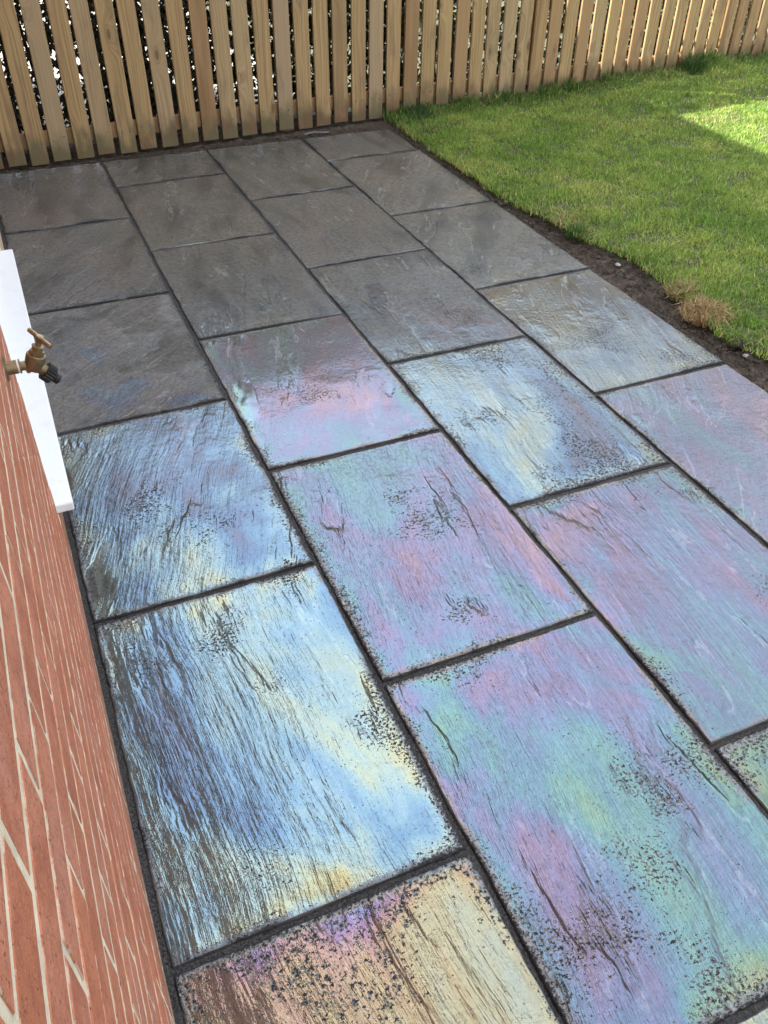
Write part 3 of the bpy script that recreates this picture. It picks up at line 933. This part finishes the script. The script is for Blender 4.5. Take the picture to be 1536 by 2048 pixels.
def brick_mesh(L, k):
    random.seed(500+k)
    m = MB(); m.cbox(-0.1025, 0.0, 0.0, L, 0.0, 0.065, 0.0013)
    V = [list(v) for v in m.V]
    for v in V:
        if v[0] > -0.02:
            v[1] += random.uniform(-.0012, .0012); v[2] += random.uniform(-.0011, .0011)
            v[0] += random.uniform(-.0003, .0003)
    return V, m.F
BV = [brick_mesh(0.215, k) for k in range(6)]
BM = [mesh_data('brick', V, F, M_brick) for V, F in BV]
HVF = [brick_mesh(0.1025, 20+k) for k in range(3)]
HMs = [mesh_data('half_brick', V, F, M_brick) for V, F in HVF]
stuffV = []; stuffF = []
random.seed(77)
nz = int(ZE/0.075)
cnt = 0
ZB = -0.052
for r in range(-1, nz+1):
    z = ZB + r*0.075
    if z + 0.065 > ZE: break
    off = 0.0 if r % 2 == 0 else 0.1125
    # runs of wall at this course
    runs = [(Y0, Y1)]
    if z + 0.065 > ZS - 0.005 and z < ZD: runs = [(Y0, YC), (YD, Y1)]
    for (ra, rb) in runs:
        # lay from the jamb so that whole and half bricks close on it
        y = rb
        stretch = 0.215
        if r % 2 and len(runs) == 2: stretch = 0.1025
        while y > ra + 0.02:
            L = min(stretch, y-ra)
            ya = y - L
            half = L < 0.2
            if half and L < 0.095:
                break
            k = random.randrange(3 if half else 6)
            ox = random.uniform(-0.0005, 0.0006); oz = random.uniform(-.0012, .0012)
            near = ya > -4.75 and y < -0.6 and z < 1.62
            if near and cnt < 298:
                o = bpy.data.objects.new('brick', (HMs if half else BM)[k]); link(o, wall)
                o.location = (WX + ox, ya, z + oz)
                o.rotation_euler = (rad(random.uniform(-.25, .25)), 0, 0)
                cnt += 1
            else:
                Vv, Ff = (HVF if half else BV)[k]
                b = len(stuffV)
                stuffV += [(v[0]+WX+ox, v[1]+ya, v[2]+z+oz) for v in Vv]
                stuffF += [tuple(i+b for i in f) for f in Ff]
            y = ya - 0.010
            stretch = 0.215
bw = mobj('brickwork', stuffV, stuffF, M_brick, wall); bw['kind'] = 'stuff'

# white door sill projecting from the wall
mb = MB()
mb.cbox(-0.16, 0.028, -2.505, -0.715, 0.172, 0.200, 0.0035)
sill = mb.build('door_sill', M_white, house); sill['label'] = 'white plastic door sill projecting over the patio'
# door in the opening, set back in the reveal
door = MB()
door.box(-0.16, -0.09, YC, YC+0.06, 0.2005, ZD); door.box(-0.16, -0.09, YD-0.06, YD, 0.2005, ZD); door.box(-0.16, -0.09, YC+0.06, YD-0.06, ZD-0.06, ZD)
door.box(-0.155, -0.095, -1.675, -1.615, 0.262, ZD-0.06); door.box(-0.15, -0.10, YC+0.06, YD-0.06, 0.2005, 0.262)
dr = door.build('door', M_white, house)
for ya, yb in ((YC+0.062, -1.677), (-1.613, YD-0.062)):
    MB().box(-0.135, -0.12, ya, yb, 0.265, ZD-0.063).build('pane', M_glass, dr)
MB().tube([(-0.095, -1.645, 1.10), (-0.055, -1.645, 1.10), (-0.055, -1.645, 1.22)], [.009, .009, .008], 12).build('handle', M_steel, dr, True)
# eaves: soffit, fascia, gutter, roof slope
EXo = 0.54
MB().box(-0.02, EXo-0.03, Y0, Y1+0.25, ZE-0.018, ZE).build('soffit', M_soffit, house)
MB().box(EXo-0.029, EXo-0.008, Y0, Y1+0.25, ZE-0.06, ZE+0.16).build('fascia', M_soffit, house)
roof = MB()
x1, z1 = -4.6, ZE + 0.16 + (EXo+4.6)*0.70
roof.add([(EXo+0.02,Y0-.2,ZE+.165),(EXo+0.02,Y1+.3,ZE+.165),(x1,Y1+.3,z1),(x1,Y0-.2,z1),
          (EXo+0.02,Y0-.2,ZE+.215),(EXo+0.02,Y1+.3,ZE+.215),(x1,Y1+.3,z1+.05),(x1,Y0-.2,z1+.05)],
         [(0,1,2,3),(7,6,5,4),(0,4,5,1),(1,5,6,2),(2,6,7,3),(3,7,4,0)])
roof.build('roof', M_tile, house)

# a scrap of grey plastic strip lying at the fence foot
mb = MB()
for k in range(8):
    t0, t1 = k/8, (k+1)/8
    za, zb = 0.006*math.sin(t0*5), 0.006*math.sin(t1*5)
    mb.add([(t0*.17-.085,-.009,za),(t1*.17-.085,-.009,zb),(t1*.17-.085,.009,zb),(t0*.17-.085,.009,za),(t0*.17-.085,-.009,za+.003),(t1*.17-.085,-.009,zb+.003),(t1*.17-.085,.009,zb+.003),(t0*.17-.085,.009,za+.003)],
           [(0,3,2,1),(4,5,6,7),(0,1,5,4),(2,3,7,6)] + ([(3,0,4,7)] if k == 0 else []) + ([(1,2,6,5)] if k == 7 else []))
sc = mb.build('plastic_strip', mat_simple('grey_blue_plastic', (0.16, 0.17, 0.21), 0.35, 30.0, 0.2))
sc.location = (1.96, 0.972, 0.008); sc.rotation_euler = (0, 0, 0.12)
sc['label'] = 'short grey plastic strip lying in the soil at the foot of the fence'; sc['category'] = 'scrap'

# ------------------------------------------------------------------ outside tap
TY = -2.8955
tap = empty('garden_tap', (WX, TY, 0.8235), 'old brass outside tap with T handle on the brick wall above the white sill', 'tap')
tap.scale = (0.95, 0.95, 0.95)
def tp(x, z, y=0.0): return (x, y, z)
MB().tube([tp(-0.006,0.0), tp(0.0235,0.0)], [0.0135, 0.0135], 24).build('pipe', M_brass, tap, True)
MB().tube([tp(0.0,0.0), tp(0.0012,0.0), tp(0.004,0.0)], [0.026, 0.026, 0.022], 28).build('wall_flange', M_brass, tap, True)
MB().tube([tp(0.0236,0.0), tp(0.0272,0.0)], [0.0128, 0.0128], 24).build('sealing_tape', M_ptfe, tap, True)
MB().tube([tp(0.0273,0), tp(0.0295,0), tp(0.0300,0)], [0.0146, 0.0146, 0.011], 24).build('collar', M_brass, tap, True)
# body: runs out, swells under the valve, turns down into the spout
bd = MB()
bd.tube([tp(0.030,0), tp(0.040,-0.001), tp(0.048,-0.003), tp(0.058,-0.005), tp(0.066,-0.010)], [0.0095, 0.0095, 0.0125, 0.0150, 0.0125], 24)
bd.build('body', M_brass, tap, True)
# screw plug under the inlet
MB().tube([tp(0.0405,-0.006), tp(0.0425,-0.016)], [0.0058, 0.0052], 12).build('drain_screw', M_brass, tap, True)
ax = Vector((0.40, 0, 0.916)).normalized()
b0 = Vector((0.0525, 0, -0.006))
def al(t): return b0 + ax*t
vb = MB()
vb.tube([al(0.0), al(0.003), al(0.010), al(0.0115), al(0.026), al(0.0275)], [0.0165, 0.0180, 0.0180, 0.0186, 0.0186, 0.0172], 28)
vb.build('valve_body', M_brass, tap, True)
# hexagonal bonnet with turned rings
bn = MB()
bn.tube([al(0.0277), al(0.0345)], [0.0150, 0.0150], 6)
bn.tube([al(0.0346), al(0.0362), al(0.0364), al(0.0440), al(0.0442), al(0.0458), al(0.0470)], [0.0128, 0.0128, 0.0108, 0.0108, 0.0120, 0.0120, 0.0100], 24)
bn.build('bonnet', M_brass, tap, True)
MB().tube([al(0.0470), al(0.056), al(0.0585), al(0.066), al(0.0675)], [0.0056, 0.0056, 0.0078, 0.0082, 0.0070], 20).build('spindle', M_brass, tap, True)
hd = Vector((0.52, -0.85, 0.0)); hd = (hd - ax*hd.dot(ax)).normalized()
hc = al(0.0625)
MB().tube([hc - hd*0.0345, hc - hd*0.0335, hc + hd*0.0335, hc + hd*0.0345], [0.0040, 0.0050, 0.0050, 0.0040], 16).build('handle', M_brass, tap, True)
sd_ = Vector((0.62, 0, -0.78)).normalized()
s0 = Vector((0.060, 0, -0.006))
def sl(t): return s0 + sd_*t
MB().tube([sl(0.0), sl(0.010), sl(0.020), sl(0.024)], [0.0128, 0.0118, 0.0112, 0.0112], 24).build('spout', M_brass, tap, True)
cn = MB()
# knurled nut: alternating radii
def ribbed(mb, p0, p1, r, n=18, amp=0.0012):
    b = len(mb.V); d = (p1-p0).normalized()
    s = d.cross(Vector((0,1,0))).normalized(); u = s.cross(d)
    m = n*2
    for p in (p0, p1):
        for k in range(m):
            a = 2*math.pi*k/m; rr = r + (amp if k % 2 else -amp)
            mb.V.append(tuple(p + rr*(math.cos(a)*s + math.sin(a)*u)))
    for k in range(m):
        mb.F.append((b+k, b+(k+1) % m, b+m+(k+1) % m, b+m+k))
    mb.F.append(tuple(b+k for k in reversed(range(m)))); mb.F.append(tuple(b+m+k for k in range(m)))
ribbed(cn, sl(0.0165), sl(0.034), 0.0180)
cn.tube([sl(0.032), sl(0.036), sl(0.0362), sl(0.040), sl(0.0402), sl(0.050), sl(0.0515)], [0.0150, 0.0125, 0.0088, 0.0088, 0.0100, 0.0100, 0.0068], 20)
cn.build('hose_connector', M_black, tap, True)['label'] = 'black plastic hose connector on the spout'

bpy.context.view_layer.update()
scene.render.engine = 'CYCLES'
scene.cycles.max_bounces = 6
scene.cycles.diffuse_bounces = 3
scene.cycles.glossy_bounces = 3
scene.cycles.caustics_reflective = False
scene.cycles.caustics_refractive = False
